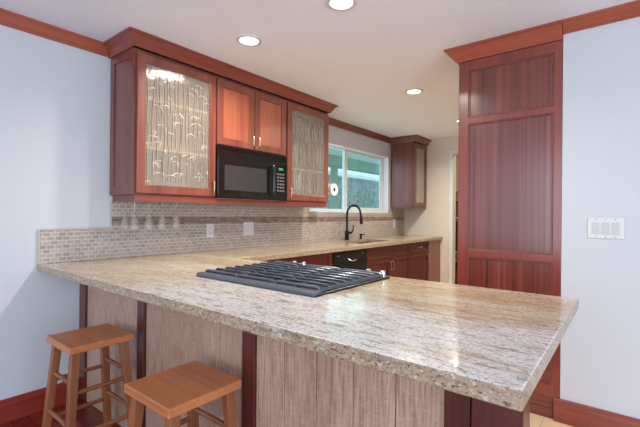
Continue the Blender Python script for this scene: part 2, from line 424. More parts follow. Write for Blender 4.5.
# small room behind the doorway
struct(B(W, -0.9, 6.95, 7.07, 0, CE).build('wall_pantry_back', 'farwall'))
struct(B(-0.9, -0.8, YFAR + 0.12, 6.95, 0, CE).build('wall_pantry_side', 'farwall'))
dc = MB()
dc.cells([DX0 - 0.05, DX0, DX1, DX1 + 0.05], [0, DZ, DZ + 0.05], lambda i, j: not (i == 1 and j == 0), YFAR - 0.016, YFAR, 1)
struct(dc.build('trim_1', M['vinyl'], bevel=0.003))

# crown mouldings on the walls
def crown_profile(out, zb, o0=0.012):
    h = CE - zb
    return [(0, zb), (o0, zb), (o0 + 0.004, zb + h * .12), (o0 + (out - o0) * .35, zb + h * .35), (o0 + (out - o0) * .7, zb + h * .72), (out - .004, zb + h * .86), (out, zb + h * .9), (out, CE), (0, CE)]
struct(MB().sweep([(W, YB), (W, YC1 - 0.001)], crown_profile(0.05, 2.3155), 1).build('trim_2', 'crn_y', bevel=0.002))
struct(MB().sweep([(W, YC2 + 0.001), (W, 5.34)], crown_profile(0.05, 2.3155), 1).build('trim_3', 'drk_y', bevel=0.002))
struct(MB().sweep([(-0.318, YP), (XR, YP)], crown_profile(0.08, 2.332), 1).build('trim_4', 'crn_x', bevel=0.002))
# baseboards
def bb_prof(h=0.134, t=0.018): return [(0, 0), (t, 0), (t, h - .03), (t * .75, h - .024), (t * .75, h - .01), (t * .4, h), (0, h)]
struct(MB().sweep([(W, YB), (W, 1.045)], bb_prof(), 1).build('baseboard_left', 'red_y'))
struct(MB().sweep([(-0.352, YP), (XR, YP)], bb_prof(0.138, 0.022), 1).build('baseboard_right', 'crc_x', bevel=0.006))

# ------------------------------------------------------------------ window in the left wall
XWF = W - 0.085
wf = MB()
wf.cells([WY0, WY0 + .045, 4.245, 4.30, WY1 - .05, WY1], [WZ0, WZ0 + .045, WZ1 - .025, WZ1], lambda i, j: not (j == 1 and i in (1, 3)), XWF - 0.04, XWF, 0)
win = struct(wf.build('window_1', 'vinyl', bevel=0.004))
sf = MB().cells([4.30, 4.33, WY1 - .075, WY1 - .05], [WZ0 + .045, WZ0 + .075, WZ1 - .042, WZ1 - .025], lambda i, j: not (i == 1 and j == 1), XWF - 0.03, XWF - 0.012, 0)
sf.build('sash', 'vinyl', win, bevel=0.002)
B(XWF - .024, XWF - .020, WY0 + .045, 4.245, WZ0 + .045, WZ1 - .025).build('pane', 'window_glass', win)
B(XWF - .024, XWF - .020, 4.33, WY1 - .075, WZ0 + .075, WZ1 - .042).build('pane', 'window_glass', win)
struct(MB().cells([WY0 - .001, WY0 + .010, WY1 - .010, WY1 + .001], [WZ0 - .001, WZ0 + .012, WZ1 - .010, WZ1 + .001], lambda i, j: not (i == 1 and j == 1), XWF, W + 0.003, 0).build('trim_5', 'vinyl', bevel=0.002))

# ------------------------------------------------------------------ outside the window
struct(B(-12, W - 0.2, 2.5, 16, -0.1, 0.02).build('patio_ground', 'concrete'))
po = thing('patio_cover', 'pale mint patio roof with green beam seen through the kitchen window', 'patio cover', (-4.3, 7, 0))
B(-5.2, W - 0.15, 3.2, 12.5, 2.52, 2.60).build('roof_deck', 'mint', po)
B(-5.25, -5.05, 3.2, 12.5, 2.28, 2.52).build('beam', 'greenpaint', po)
for yy in (5.35, 6.95, 10.5): B(-5.21, -5.09, yy, yy + 0.12, 0.02, 2.28).build('post', 'greenpaint', po)
sh = thing('garden_shed', 'teal board outbuilding across the patio beyond the window', 'shed', (-8, 10, 0.02))
sw = MB()
for k in range(28): sw.box(-8.4 + (k % 2) * .012, -6.9 + (k % 2) * .015, 5.2 + k * .3, 5.2 + k * .3 + .295, .02, 2.35)
sw.build('board_wall', 'teal', sh)
MB().prism([(-8.7, 2.35), (-6.6, 2.35), (-6.6, 2.45), (-7.65, 3.0), (-8.7, 2.45)], 1, 5.0, 14.0).build('roof', 'mint', sh)
def shrub(c, r, h, label, seed):
    rnd = random.Random(seed)
    t = thing('shrub', label, 'shrub', (c[0], c[1], 0.02), 'shrubs on the patio')
    st = MB()
    for k in range(5):
        a = rnd.uniform(0, 6.28); st.tube([(c[0], c[1], .02), (c[0] + .3 * r * math.cos(a), c[1] + .3 * r * math.sin(a), h * .5), (c[0] + .6 * r * math.cos(a), c[1] + .6 * r * math.sin(a), h * .85)], .012, 6)
    st.build('stem', 'greenpaint', t)
    lf = MB(); bm = lf.bm
    for k in range(900):
        u = rnd.uniform(-1, 1); a = rnd.uniform(0, 6.28); q = rnd.uniform(.55, 1); s = math.sqrt(1 - u * u)
        p = Vector((c[0] + r * q * s * math.cos(a), c[1] + r * q * s * math.sin(a), h * .55 + h * .45 * q * u))
        d = Vector((rnd.gauss(0, 1), rnd.gauss(0, 1), rnd.gauss(0, .6))).normalized(); e = d.orthogonal().normalized(); L = rnd.uniform(.05, .1)
        nrm = d.cross(e) * L * .12
        vs = [bm.verts.new(p + x) for x in (d * 0, d * L * .5 + e * L * .3 + nrm, d * L, d * L * .5 - e * L * .3 + nrm)]
        bm.faces.new(vs)
    lf.build('foliage', 'leafy', t)
shrub((-6.1, 8.25), .5, 2.25, 'leafy shrub behind the left pane of the kitchen window', 1)
shrub((-6.1, 9.45), .6, 2.15, 'leafy shrub in the left half of the right window pane', 2)
shrub((-6.1, 10.65), .55, 2.3, 'leafy shrub at the right edge of the right window pane', 3)

# ------------------------------------------------------------------ tile backsplash
bs = thing('tile_backsplash', 'taupe mosaic brick tile backsplash along the wall above the granite counter', 'backsplash', (0, 0, 0))
T = 0.012
MB().cells([YF + .012, YC1 + .012, 5.285, 5.80], [CT + .001, 1.117, 1.142], lambda i, j: not (j == 1 and i == 0), W + .0005, W + T, 0).build('tile_field', 'tile', bs)
MB().cells([YC1 + .012, 3.40, 5.292, 5.80], [1.2035, 1.254, 1.3095], lambda i, j: j == 0 or i != 1, W + .0005, W + T, 0).build('tile_field', 'tile', bs)
B(W + .0005, W + T + .001, YC1 + .012, 5.80, 1.142, 1.2035).build('mosaic_band', 'band', bs, label='darker slate mosaic accent band')
ed = MB()
ed.box(W + .0005, W + T + .002, YF, YF + .012, CT + .001, 1.129); ed.box(W + .0005, W + T + .002, YF + .012, YC1, 1.117, 1.129)
ed.box(W + .0005, W + T + .002, YC1, YC1 + .012, 1.117, 1.3095)
ed.build('edge_trim', 'bullnose', bs, label='pale bullnose edge trim', bevel=.003)

# ------------------------------------------------------------------ upper cabinets
def handle_v(x, y, z0, z1, parent, name='handle', mat='nickel'):
    h = MB(); h.tube([(x, y, z0), (x + .024, y, z0 + .002), (x + .028, y, z0 + .012), (x + .028, y, z1 - .012), (x + .024, y, z1 - .002), (x, y, z1)], .0045, 8)
    h.build(name, mat, parent, smooth=True)
def bamboo(y0, y1, z0, z1, x, door, n, seed, leaves=True):
    rnd = random.Random(seed); st = MB(); lf = MB()
    zmid = [(z0, z0 + (z1 - z0) * .36), (z0 + (z1 - z0) * .30, z0 + (z1 - z0) * .74), (z0 + (z1 - z0) * .62, z1)]
    for (a, b) in zmid:
        for k in range(n):
            y = y0 + (y1 - y0) * (k + rnd.uniform(.15, .85)) / n; lean = rnd.uniform(-.012, .012)
            aa = a + rnd.uniform(0, .06); b2 = b - rnd.uniform(0, .09)
            y2 = min(max(y + lean, y0 + .004), y1 - .004)
            st.bm.faces.ensure_lookup_table()
            st.tube([(x, y, aa), (x, (y + y2) / 2 + rnd.uniform(-.004, .004), (aa + b2) / 2), (x, y2, b2)], .0014, 5)
            lf.tube([(x, y + .003, aa), (x, (y + y2) / 2 + .003, (aa + b2) / 2), (x, y2 + .003, b2)], .0007, 5)
            if leaves and rnd.random() < .8:
                zc = rnd.uniform(max(aa, b2 - .26), b2); yc = y2
                for q in range(rnd.choice((2, 3))):
                    ang = rnd.uniform(-2.7, -.4); L = rnd.uniform(.04, .085); s = rnd.choice((-1, 1))
                    e = (min(max(yc + s * abs(math.cos(ang)) * L, y0 + .003), y1 - .003), max(zc + math.sin(ang) * L * .7 + .012, z0 + .003))
                    lf.tube([(x, yc, zc), (x, (yc + e[0]) / 2 + s * .004, (zc + e[1]) / 2 + .006), (x, e[0], e[1])], .002, 5, rs=[.0009, .0020, .0005])
            elif not leaves and rnd.random() < .7:
                lf.tube([(x, y, aa), (x, y + .002, (aa + b2) / 2), (x, y2, b2)], .001, 5)
    st.build('bamboo_stalks', 'stalk', door); lf.build('bamboo_leaves', 'leaf', door)
def frame(y0, y1, z0, z1, x0, x1, st=.058, rail=.058):
    return MB().cells([y0, y0 + st, y1 - st, y1], [z0, z0 + rail, z1 - rail, z1], lambda i, j: not (i == 1 and j == 1), x0, x1, 0)
XB = XU - .022      # face of the carcass, doors in front of it
def carcass(t, y0, y1, z0=ZB, z1=ZT, mat='drk_z', shelves=(), xb=XB):
    c = MB(); th = .018
    c.box(W + .014, xb, y0, y0 + th, z0, z1); c.box(W + .014, xb, y1 - th, y1, z0, z1)
    c.box(W + .014, xb, y0 + th, y1 - th, z0, z0 + th); c.box(W + .014, xb, y0 + th, y1 - th, z1 - .03, z1)
    c.build('carcass', mat, t, bevel=.001)
    B(W + .014, W + .026, y0 + th, y1 - th, z0 + th, z1 - .03).build('back_panel', 'interior', t, label='cream interior back panel')
    for z in shelves: B(W + .027, xb - .012, y0 + th + .001, y1 - th - .001, z - .012, z + .006).build('shelf', 'interior', t, label='cream shelf')
# left glass-door unit
u1 = thing('upper_cabinet', 'cherry wall cabinet with bamboo-etched glass door, left of the microwave', 'cabinet', (W, YC1, ZB))
carcass(u1, YC1 + .001, 1.872, shelves=(2.005, 1.675))
fp = MB().cells([W + .013, W + .068, XU - .072, XB + .001], [ZB + .002, ZB + .07, ZT - .055, ZT], lambda i, j: not (i == 1 and j == 1), YC1 - .006, YC1 + .001, 1)
fp.build('end_panel_frame', 'drk_z', u1, bevel=.002)
d = frame(1.252, 1.866, ZB + .012, ZT - .025, XB, XU).build('door', 'cab_z', u1, bevel=.003)
B(XB + .008, XB + .012, 1.310, 1.808, ZB + .070, ZT - .083).build('glass_pane', 'frosted', d, label='etched glass pane')
bamboo(1.312, 1.806, ZB + .074, ZT - .087, XB + .0135, d, 17, 3)
handle_v(XU, 1.838, 1.385, 1.475, d)
# stemware rail under it
r = MB()
for k in range(5): r.box(-2.80, -2.56, 1.265 + k * .1, 1.277 + k * .1, ZB - .03, ZB)
r.build('stemware_rail', 'drk_x', u1)
# two-door unit over the microwave
u2 = thing('upper_cabinet', 'two-door cherry wall cabinet directly above the black microwave', 'cabinet', (W, 1.874, 1.768))
carcass(u2, 1.874, 2.664, 1.768, ZT)
for y0, y1, hy in ((1.882, 2.264, 2.234), (2.270, 2.656, 2.300)):
    d = frame(y0, y1, 1.775, ZT - .025, XB, XU).build('door', 'cab_z', u2, bevel=.003)
    B(XB + .003, XB + .011, y0 + .056, y1 - .056, 1.831, ZT - .081).build('door_panel', 'org_z', d)
    handle_v(XU, hy, 1.80, 1.89, d)
# right glass-door unit
u3 = thing('upper_cabinet', 'cherry wall cabinet with reed-etched glass door, between microwave and window', 'cabinet', (W, 2.666, ZB))
carcass(u3, 2.666, YC2 - .001, shelves=(2.005, 1.675))
d = frame(2.680, YC2 - .008, ZB + .012, ZT - .025, XB, XU).build('door', 'cab_z', u3, bevel=.003)
B(XB + .008, XB + .012, 2.738, YC2 - .066, ZB + .070, ZT - .083).build('glass_pane', 'frosted', d, label='etched glass pane')
bamboo(2.74, YC2 - .068, ZB + .074, ZT - .087, XB + .0135, d, 32, 5, leaves=False)
handle_v(XU, 2.708, 1.385, 1.475, d)
cp = [(0, ZT), (.010, ZT), (.014, ZT + .010), (.020, ZT + .016), (.046, ZT + .058), (.058, ZT + .066), (.066, ZT + .068), (.066, CE), (0, CE)]
cm = MB().sweep([(W, YC1 - .006), (XU, YC1 - .006), (XU, YC2), (W, YC2)], cp, 1)
tag(cm.build('cabinet_crown', 'crc_y', bevel=.0015), 'long dark cherry crown moulding across the tops of the wall cabinets beside the microwave', 'moulding')
LRP = [(0, 1.310), (0, ZB - .0005), (-.018, ZB - .0005), (-.018, 1.310)]
lr = MB().sweep([(XU - .014, YC1 + .012), (XU - .014, YC2 - .012)], LRP, 1)
tag(lr.build('light_rail', 'crc_y', bevel=.002), 'cherry rail along the front underside of the wall cabinets and microwave', 'trim')
MB().sweep([(W + .02, YC1 + .012), (XU - .0325, YC1 + .012)], LRP, 1).build('side_rail', 'drk_x', u1, bevel=.002)
MB().sweep([(XU - .0325, YC2 - .012), (W + .02, YC2 - .012)], LRP, 1).build('side_rail', 'drk_x', u3, bevel=.002)

# far corner wall cabinet
YC0, XCF = 5.35, -2.47
u4 = thing('upper_cabinet', 'small cherry corner wall cabinet with frosted door, right of the window', 'cabinet', (W, YC0, ZB))
carcass(u4, YC0, YFAR - .012, shelves=(2.005, 1.675), xb=XCF - .022, mat='drk_z')
MB().cells([W + .013, W + .07, XCF - .08, XCF - .021], [ZB + .002, ZB + .07, ZT - .055, ZT], lambda i, j: not (i == 1 and j == 1), YC0 - .006, YC0, 1).build('end_panel_frame', 'drk_z', u4, bevel=.002)
d = frame(YC0 + .006, YFAR - .02, ZB + .01, ZT - .02, XCF - .022, XCF, .07).build('door', 'drk_z', u4, bevel=.003)
B(XCF - .014, XCF - .010, YC0 + .075, YFAR - .089, ZB + .067, ZT - .077).build('glass_pane', 'frosted_far', d, label='frosted glass pane')
handle_v(XCF, YC0 + .04, 1.40, 1.49, d)
MB().sweep([(W, YC0 - .006), (XCF, YC0 - .006), (XCF, YFAR - .001)], cp, 1).build('crown', 'drk_y', u4, bevel=.0015)
MB().sweep([(W + .02, YC0 + .012), (XCF - .014, YC0 + .012), (XCF - .014, YFAR - .014)], [(0, 1.322), (0, ZB - .0005), (-.018, ZB - .0005), (-.018, 1.322)], 1).build('light_rail', 'drk_x', u4)

# ------------------------------------------------------------------ microwave
mw = thing('microwave', 'black over-the-range microwave under the two-door wall cabinet', 'microwave', (W, 1.88, 1.353))
XM = XU + .012
B(W + .03, XM - .03, 1.880, 2.658, 1.353, 1.765).build('body', 'black', mw, bevel=.004)
B(XM - .03, XM, 1.880, 2.505, 1.366, 1.690).build('door', 'black', mw, bevel=.006)
dm = [o for o in mw.children if o.name.startswith('door')][0]
B(XM, XM + .002, 1.945, 2.395, 1.418, 1.618).build('window', 'grey_glass', dm, bevel=.001, label='grey mesh window')
MB().tube([(XM, 2.455, 1.40), (XM + .03, 2.455, 1.405), (XM + .036, 2.455, 1.43), (XM + .036, 2.455, 1.63), (XM + .03, 2.455, 1.655), (XM, 2.455, 1.66)], .011, 10).build('handle', 'black', dm, smooth=True)
pn = B(XM - .03, XM, 2.509, 2.658, 1.366, 1.690).build('control_panel', 'black', mw, bevel=.004)
B(XM, XM + .0015, 2.530, 2.622, 1.615, 1.662).build('bezel', 'black', pn)
B(XM + .0015, XM + .002, 2.548, 2.604, 1.628, 1.650).build('display', 'green_led', pn, label='green lit display')
for r_ in range(6):
    for c_ in range(3):
        B(XM, XM + .002, 2.530 + c_ * .033, 2.552 + c_ * .033, 1.585 - r_ * .030, 1.600 - r_ * .030).build('button', 'key', pn)
vt = MB().box(XM - .03, XM - .006, 1.880, 2.658, 1.692, 1.765)
vt.build('vent_panel', 'black', mw, bevel=.003)
vs = MB()
for k in range(4): vs.box(XM - .0065, XM - .001, 1.90, 2.64, 1.735 + k * .007, 1.738 + k * .007)
vs.build('vent_louvres', 'black', mw)
B(XM - .03, XM - .004, 1.880, 2.658, 1.353, 1.364).build('bottom_lip', 'black', mw)

# ------------------------------------------------------------------ wine glasses hanging under the left cabinet
def wine_glass(x, y, label, src=None):
    z = 1.318
    if src is None:
        t = thing('wine_glass', label, 'glass', (x, y, z), 'wine glasses hanging under the cabinet')
        MB().lathe((x, y, z), [(.0335, 0), (.0335, -.002), (.006, -.006), (.0035, -.014)]).build('foot', 'clear', t, smooth=True)
        MB().lathe((x, y, z), [(.0035, -.014), (.0032, -.060), (.005, -.068)], 12).build('stem', 'clear', t, smooth=True)
        MB().lathe((x, y, z), [(.005, -.068), (.012, -.085), (.024, -.125), (.034, -.165), (.040, -.200), (.039, -.200), (.033, -.165), (.023, -.126), (.011, -.088), (.001, -.074)]).build('bowl', 'clear', t, smooth=True)
        return t
    t = copy_tree(src); t.location = (x, y, z); t['label'] = label
    return t
g0 = wine_glass(-2.775, 1.31, 'wine glass hanging nearest the backsplash end, furthest left under the etched-glass cabinet')
for y, l in ((1.325, 'second wine glass from the left hanging under the etched-glass cabinet'), (1.429, 'middle one of five wine glasses hanging under the etched-glass cabinet'),
             (1.528, 'fourth wine glass from the left hanging under the etched-glass cabinet'), (1.640, 'rightmost wine glass hanging under the etched-glass cabinet')):
    wine_glass(-2.68, y, l, g0)

# ------------------------------------------------------------------ granite counter (one slab turned round the corner)
CX = [W + .001, -2.72, -2.34, SINKX, XE]; CY = [YF, YR, 3.69, 4.44, YFAR - .002]
ct = MB().cells(CX, CY, lambda i, j: (j == 0) or (i < 3 and not (i == 1 and j == 2)), CT - .042, CT, 2)
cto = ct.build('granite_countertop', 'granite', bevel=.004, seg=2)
cto.data.materials.append(M['granite_edge'])
for p in cto.data.polygons:
    if abs(p.normal.z) < .5: p.material_index = 1
tag(cto, 'L-shaped polished cream granite countertop running from the peninsula along the window wall', 'countertop')

# ------------------------------------------------------------------ peninsula base
YB0 = 1.05
pb = thing('peninsula_base', 'peninsula base of limed oak planks and dark red posts behind the stools', 'cabinet', (-1.5, 1.45, 0))
B(W + .002, -.345, YB0 + .035, 1.80, .002, CT - .043).build('carcass', 'red_z', pb)
posts = [(-2.862, -2.768), (-2.088, -2.014), (-1.227, -1.155), (-.393, -.3235), (-.320, -.197)]
for k, (a, b) in enumerate(posts):
    B(a, b, YB0, YB0 + (.034 if k < 4 else .085), .002, CT - .043).build('post', 'post_z', pb, bevel=.003)
for k in range(3):
    a, b = posts[k][1], posts[k + 1][0]; n = round((b - a) / .147); w = (b - a) / n
    pm = MB()
    for i in range(n): pm.box(a + i * w + .0012, a + (i + 1) * w - .0012, YB0 + .014, YB0 + .034, .002, CT - .043)
    pm.build('plank_panel', 'oak', pb, bevel=.0015)

# ------------------------------------------------------------------ sink-run base cabinets
XF = SINKX - .028; ZC = CT - .043
def base_carcass(t, y0, y1, mat='base_z'):
    c = MB(); c.box(W + .003, XF - .02, y0, y1, .10, ZC); c.box(W + .003, XF - .08, y0, y1, .002, .10)
    c.build('carcass', mat, t, bevel=.001)
def shaker(t, y0, y1, z0, z1, nm, handle=None, hz=None, mat='base_z'):
    d = frame(y0, y1, z0, z1, XF - .02, XF, .055, .05 if z1 - z0 > .25 else .03).build(nm, mat, t, bevel=.002)
    st, rl = .053, (.048 if z1 - z0 > .25 else .028)
    B(XF - .017, XF - .010, y0 + st, y1 - st, z0 + rl, z1 - rl).build('inset_panel', mat, d)
    if handle == 'v': handle_v(XF, hz[0], hz[1], hz[2], d)
    if handle == 'h':
        MB().tube([(XF, hz[0], hz[2]), (XF + .024, hz[0] + .002, hz[2]), (XF + .028, hz[0] + .012, hz[2]), (XF + .028, hz[1] - .012, hz[2]), (XF + .024, hz[1] - .002, hz[2]), (XF, hz[1], hz[2])], .0045, 8).build('pull', 'nickel', d, smooth=True)
    return d
k1 = thing('base_cabinet', 'burgundy base cabinet left of the black dishwasher', 'cabinet', (W, 1.87, 0))
base_carcass(k1, 1.87, 3.038)
shaker(k1, 1.90, 2.47, .12, ZC - .15, 'door'); shaker(k1, 2.474, 3.035, .12, ZC - .15, 'door')
shaker(k1, 1.90, 2.47, ZC - .145, ZC - .006, 'drawer'); shaker(k1, 2.474, 3.035, ZC - .145, ZC - .006, 'drawer')
dw = thing('dishwasher', 'black dishwasher under the sink counter behind the cooktop', 'dishwasher', (W + .05, 3.042, 0))
B(W + .03, XF - .03, 3.043, 3.663, .1, ZC - .002).build('tub', 'dw_black', dw)
B(XF - .03, XF + .004, 3.045, 3.661, .11, ZC - .115).build('door', 'dw_black', dw, bevel=.004)
cpn = B(XF - .03, XF + .006, 3.045, 3.661, ZC - .11, ZC - .008).build('control_panel', 'dw_black', dw, bevel=.004)
MB().tube([(XF + .006, 3.30, ZC - .085), (XF + .03, 3.31, ZC - .10), (XF + .034, 3.355, ZC - .108), (XF + .03, 3.40, ZC - .10), (XF + .006, 3.41, ZC - .085)], .006, 8).build('handle', 'chrome', cpn, smooth=True, label='small curved chrome handle')
for yy in (3.10, 3.13, 3.56): B(XF + .006, XF + .008, yy, yy + .022, ZC - .05, ZC - .04).build('button', 'key', cpn)
k2 = thing('base_cabinet', 'burgundy sink base cabinet with two doors right of the dishwasher', 'cabinet', (W, 3.668, 0))
c = MB(); c.box(W + .003, XF - .02, 3.668, 4.755, .10, .55); c.box(XF - .04, XF - .02, 3.668, 4.755, .55, ZC); c.box(W + .003, XF - .08, 3.668, 4.755, .002, .10)
c.build('carcass', 'base_z', k2)
shaker(k2, 3.672, 4.752, ZC - .145, ZC - .006, 'false_front')
shaker(k2, 3.672, 4.210, .12, ZC - .15, 'door', 'v', (4.180, .575, .675)); shaker(k2, 4.214, 4.752, .12, ZC - .15, 'door', 'v', (4.244, .575, .675))
k3 = thing('base_cabinet', 'burgundy base cabinet with one drawer at the far end of the sink counter', 'cabinet', (W, 4.758, 0))
base_carcass(k3, 4.758, 5.805)
shaker(k3, 4.762, 5.36, ZC - .145, ZC - .006, 'drawer', 'h', (4.98, 5.08, ZC - .072))
shaker(k3, 4.762, 5.36, .12, ZC - .15, 'door', 'v', (5.30, .575, .675))
B(XF - .02, XF - .004, 5.364, 5.800, .10, ZC - .004).build('filler_panel', 'cab_z', k3, bevel=.002, label='browner plain filler panel')
# sink and faucet
sk = thing('sink', 'undermount copper-brown sink let into the granite below the window', 'sink', (-2.53, 4.05, .72))
MB().cells([-2.735, -2.720, -2.340, -2.325], [3.675, 3.69, 4.44, 4.455], lambda i, j: not (i == 1 and j == 1), .72, CT - .0425, 2).build('bowl_wall', 'sink', sk)
B(-2.735, -2.325, 3.675, 4.455, .708, .72).build('bowl_floor', 'sink', sk)
MB().lathe((-2.53, 4.05, .72), [(.045, 0), (.045, .003), (.03, .002), (.0, .001)], 20).build('drain', 'chrome', sk, smooth=True)
FX, FY = -2.775, 4.06
fx = thing('kitchen_faucet', 'matte black gooseneck faucet in front of the window', 'faucet', (FX, FY, CT))
MB().lathe((FX, FY, CT), [(.034, 0), (.034, .006), (.027, .012), (.024, .055), (.026, .06), (.026, .11), (.02, .125), (.0, .125)], 20).build('base', 'faucet', fx, smooth=True)
pts = [(FX, FY, CT + .12), (FX, FY, CT + .30)]
R_ = .1
for k in range(1, 13):
    a = math.pi - k * math.pi / 12 * 1.0
    pts.append((FX + (R_ + R_ * math.cos(a)) * .93, FY + (R_ + R_ * math.cos(a)) * .1, CT + .33 + R_ * math.sin(a) * 1.05))
pts += [(FX + .19, FY + .02, CT + .30)]
MB().tube(pts, .0135, 12).build('spout', 'faucet', fx, smooth=True)
MB().tube([(FX + .190, FY + .02, CT + .305), (FX + .193, FY + .02, CT + .29), (FX + .199, FY + .021, CT + .22), (FX + .200, FY + .021, CT + .205)], .018, 12, rs=[.015, .018, .021, .018]).build('spray_head', 'faucet', fx, smooth=True)
MB().tube([(FX + .01, FY + .02, CT + .088), (FX + .03, FY + .055, CT + .092), (FX + .04, FY + .075, CT + .115), (FX + .045, FY + .08, CT + .19)], .009, 8, rs=[.016, .013, .009, .007]).build('lever', 'faucet', fx, smooth=True)
SX, SY = -2.785, 4.40
so = thing('soap_dispenser', 'short black soap dispenser to the right of the faucet', 'dispenser', (SX, SY, CT))
MB().lathe((SX, SY, CT), [(.022, 0), (.022, .006), (.015, .012), (.014, .045), (.019, .05), (.019, .066), (.0, .07)], 16).build('body', 'faucet', so, smooth=True)
MB().tube([(SX, SY, CT + .058), (SX + .04, SY, CT + .062), (SX + .06, SY, CT + .055)], .007, 8).build('nozzle', 'faucet', so, smooth=True)

# ------------------------------------------------------------------ cooktop in the peninsula
CK = thing('gas_cooktop', 'dark gas cooktop with cast iron grates set on the granite peninsula', 'cooktop', (-1.34, 1.47, CT))
X0, X1, Y0, Y1 = -1.745, -.960, 1.183, 1.80
B(X0, X1, Y0 + .01, Y1, CT + .0005, CT + .010).build('base_plate', 'pan_black', CK, bevel=.003)
MB().prism([(Y0, CT + .0008), (Y0 + .045, CT + .0008), (Y0 + .045, CT + .016), (Y0 + .034, CT + .022), (Y0 + .012, CT + .020), (Y0, CT + .012)], 0, X0, X1).build('front_trim', 'trim_steel', CK, bevel=.004)
gw = (X1 - X0 - .03) / 3
for g in range(3):
    gx0 = X0 + .012 + g * (gw + .003); gx1 = gx0 + gw - .003
    gm = MB()
    for yy in (1.238, 1.742):       # outer bars
        gm.tube([(gx0, yy, CT + .012), (gx0 + .004, yy, CT + .024), (gx0 + .018, yy, CT + .028), (gx1 - .018, yy, CT + .028), (gx1 - .004, yy, CT + .024), (gx1, yy, CT + .012)], .0075, 8)
    for k in range(1, 8):
        yy = 1.238 + (1.742 - 1.238) * k / 8
        gm.tube([(gx0, yy, CT + .012), (gx0 + .004, yy, CT + .026), (gx0 + .016, yy, CT + .031), (gx1 - .016, yy, CT + .031), (gx1 - .004, yy, CT + .026), (gx1, yy, CT + .012)], .0052, 8)
    for xx in (gx0 + .004, gx1 - .004, (gx0 + gx1) / 2):
        gm.box(xx - .005, xx + .005, 1.233, 1.747, CT + .014, CT + .024)
    for xx in (gx0 + .006, gx1 - .006):
        for yy in (1.25, 1.73): gm.box(xx - .006, xx + .006, yy - .006, yy + .006, CT + .010, CT + .024)
    gm.build('grate', 'iron', CK, smooth=True)
for (bx, by, br) in ((X0 + .155, 1.36, .04), (X0 + .155, 1.61, .035), ((X0 + X1) / 2, 1.48, .055), (X1 - .155, 1.36, .035), (X1 - .155, 1.61, .045)):
    bn = MB().lathe((bx, by, CT + .010), [(br + .012, 0), (br + .010, .004), (br, .005), (br, .009), (br - .008, .011), (0, .011)], 24).build('burner', 'iron', CK, smooth=True)
for (kx, ky) in ((-1.60, 1.777), (-1.525, 1.777), (-1.075, 1.777), (-.990, 1.777)):
    MB().lathe((kx, ky, CT + .010), [(.019, 0), (.019, .005), (.015, .008), (.014, .026), (.011, .029), (0, .029)], 18).build('knob', 'chrome', CK, smooth=True, label='chrome control knob')

# ------------------------------------------------------------------ tall cabinet at the end of the right wall
XL, XRT = -.944, -.319
tc_ = thing('tall_cabinet', 'full-height sapele cabinet end with three recessed panels beside the white wall', 'cabinet', ((XL + XRT) / 2, YP + .3, 0))
B(XL, XRT - .001, YP + .018, YP + .66, .10, 2.30).build('carcass', 'cab_z', tc_)
B(XL + .01, XRT - .001, YP + .012, YP + .64, .002, .10).build('toe_kick', 'drk_x', tc_)
ZR = [.13, .205, .95, 1.000, 1.866, 1.910, 2.236, 2.303]
fr_ = MB().cells([XL, XL + .068, XRT - .047, XRT], ZR, lambda i, j: i != 1 or j % 2 == 0, YP, YP + .018, 1)
fr_.build('panel_frame', 'tall_z', tc_, bevel=.003)
for a, b in ((.205, .95), (1.0, 1.866), (1.91, 2.236)):
    B(XL + .068, XRT - .047, YP + .012, YP + .018, a, b).build('recessed_panel', 'sapele', tc_)
    bd = MB().cells([XL + .068, XL + .076, XRT - .055, XRT - .047], [a, a + .008, b - .008, b], lambda i, j: not (i == 1 and j == 1), YP + .004, YP + .013, 1)
    bd.build('panel_bead', 'drk_z', tc_, bevel=.002)
ba = MB(); ba.box(XL, XRT - .035, YP - .002, YP + .018, .002, .06); ba.box(XL, XRT - .035, YP + .004, YP + .018, .06, .095); ba.box(XL, XRT - .035, YP + .001, YP + .018, .095, .13)
ba.build('plinth', 'drk_x', tc_, bevel=.003)
tp = [(0, 2.303), (.010, 2.303), (.014, 2.312), (.022, 2.318), (.058, 2.366), (.070, 2.376), (.080, 2.378), (.080, CE), (0, CE)]
MB().sweep([(XL, YP + .66), (XL, YP), (XRT, YP)], tp, -1 if False else 1).build('crown', 'crn_x', tc_, bevel=.0015)

# ------------------------------------------------------------------ stools
def stool(cx, cy, label, src=None):
    if src is not None:
        t = copy_tree(src); t.location = (cx, cy, 0); t['label'] = label; return t
    t = thing('bar_stool', label, 'stool', (cx, cy, 0), 'wooden stools at the peninsula')
    s = .152; zt = .61
    sm = MB(); sm.box(cx - s, cx + s, cy - s + .002, cy + s - .002, zt - .034, zt)
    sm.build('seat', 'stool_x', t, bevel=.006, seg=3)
    tops = .112; sp = .045; zl = zt - .034
    def leg_at(sx, sy, z):
        f = 1 - z / zl; return (cx + sx * (tops + sp * f), cy + sy * (tops + sp * f), z)
    for sx in (-1, 1):
        for sy in (-1, 1):
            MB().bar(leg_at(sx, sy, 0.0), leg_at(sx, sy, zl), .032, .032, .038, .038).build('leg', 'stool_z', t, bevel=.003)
    for sy in (-1, 1):
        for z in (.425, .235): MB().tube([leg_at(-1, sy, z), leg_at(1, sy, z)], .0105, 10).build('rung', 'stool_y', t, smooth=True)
    for sx in (-1, 1):
        for z in (.385, .19): MB().tube([leg_at(sx, -1, z), leg_at(sx, 1, z)], .0105, 10).build('rung', 'stool_y', t, smooth=True)
    return t
s0 = stool(-2.155, .845, 'brown wooden stool nearest the left wall, showing its rungs')
stool(-1.294, .830, 'brown wooden stool nearer the middle of the peninsula, mostly its square seat in view', s0)

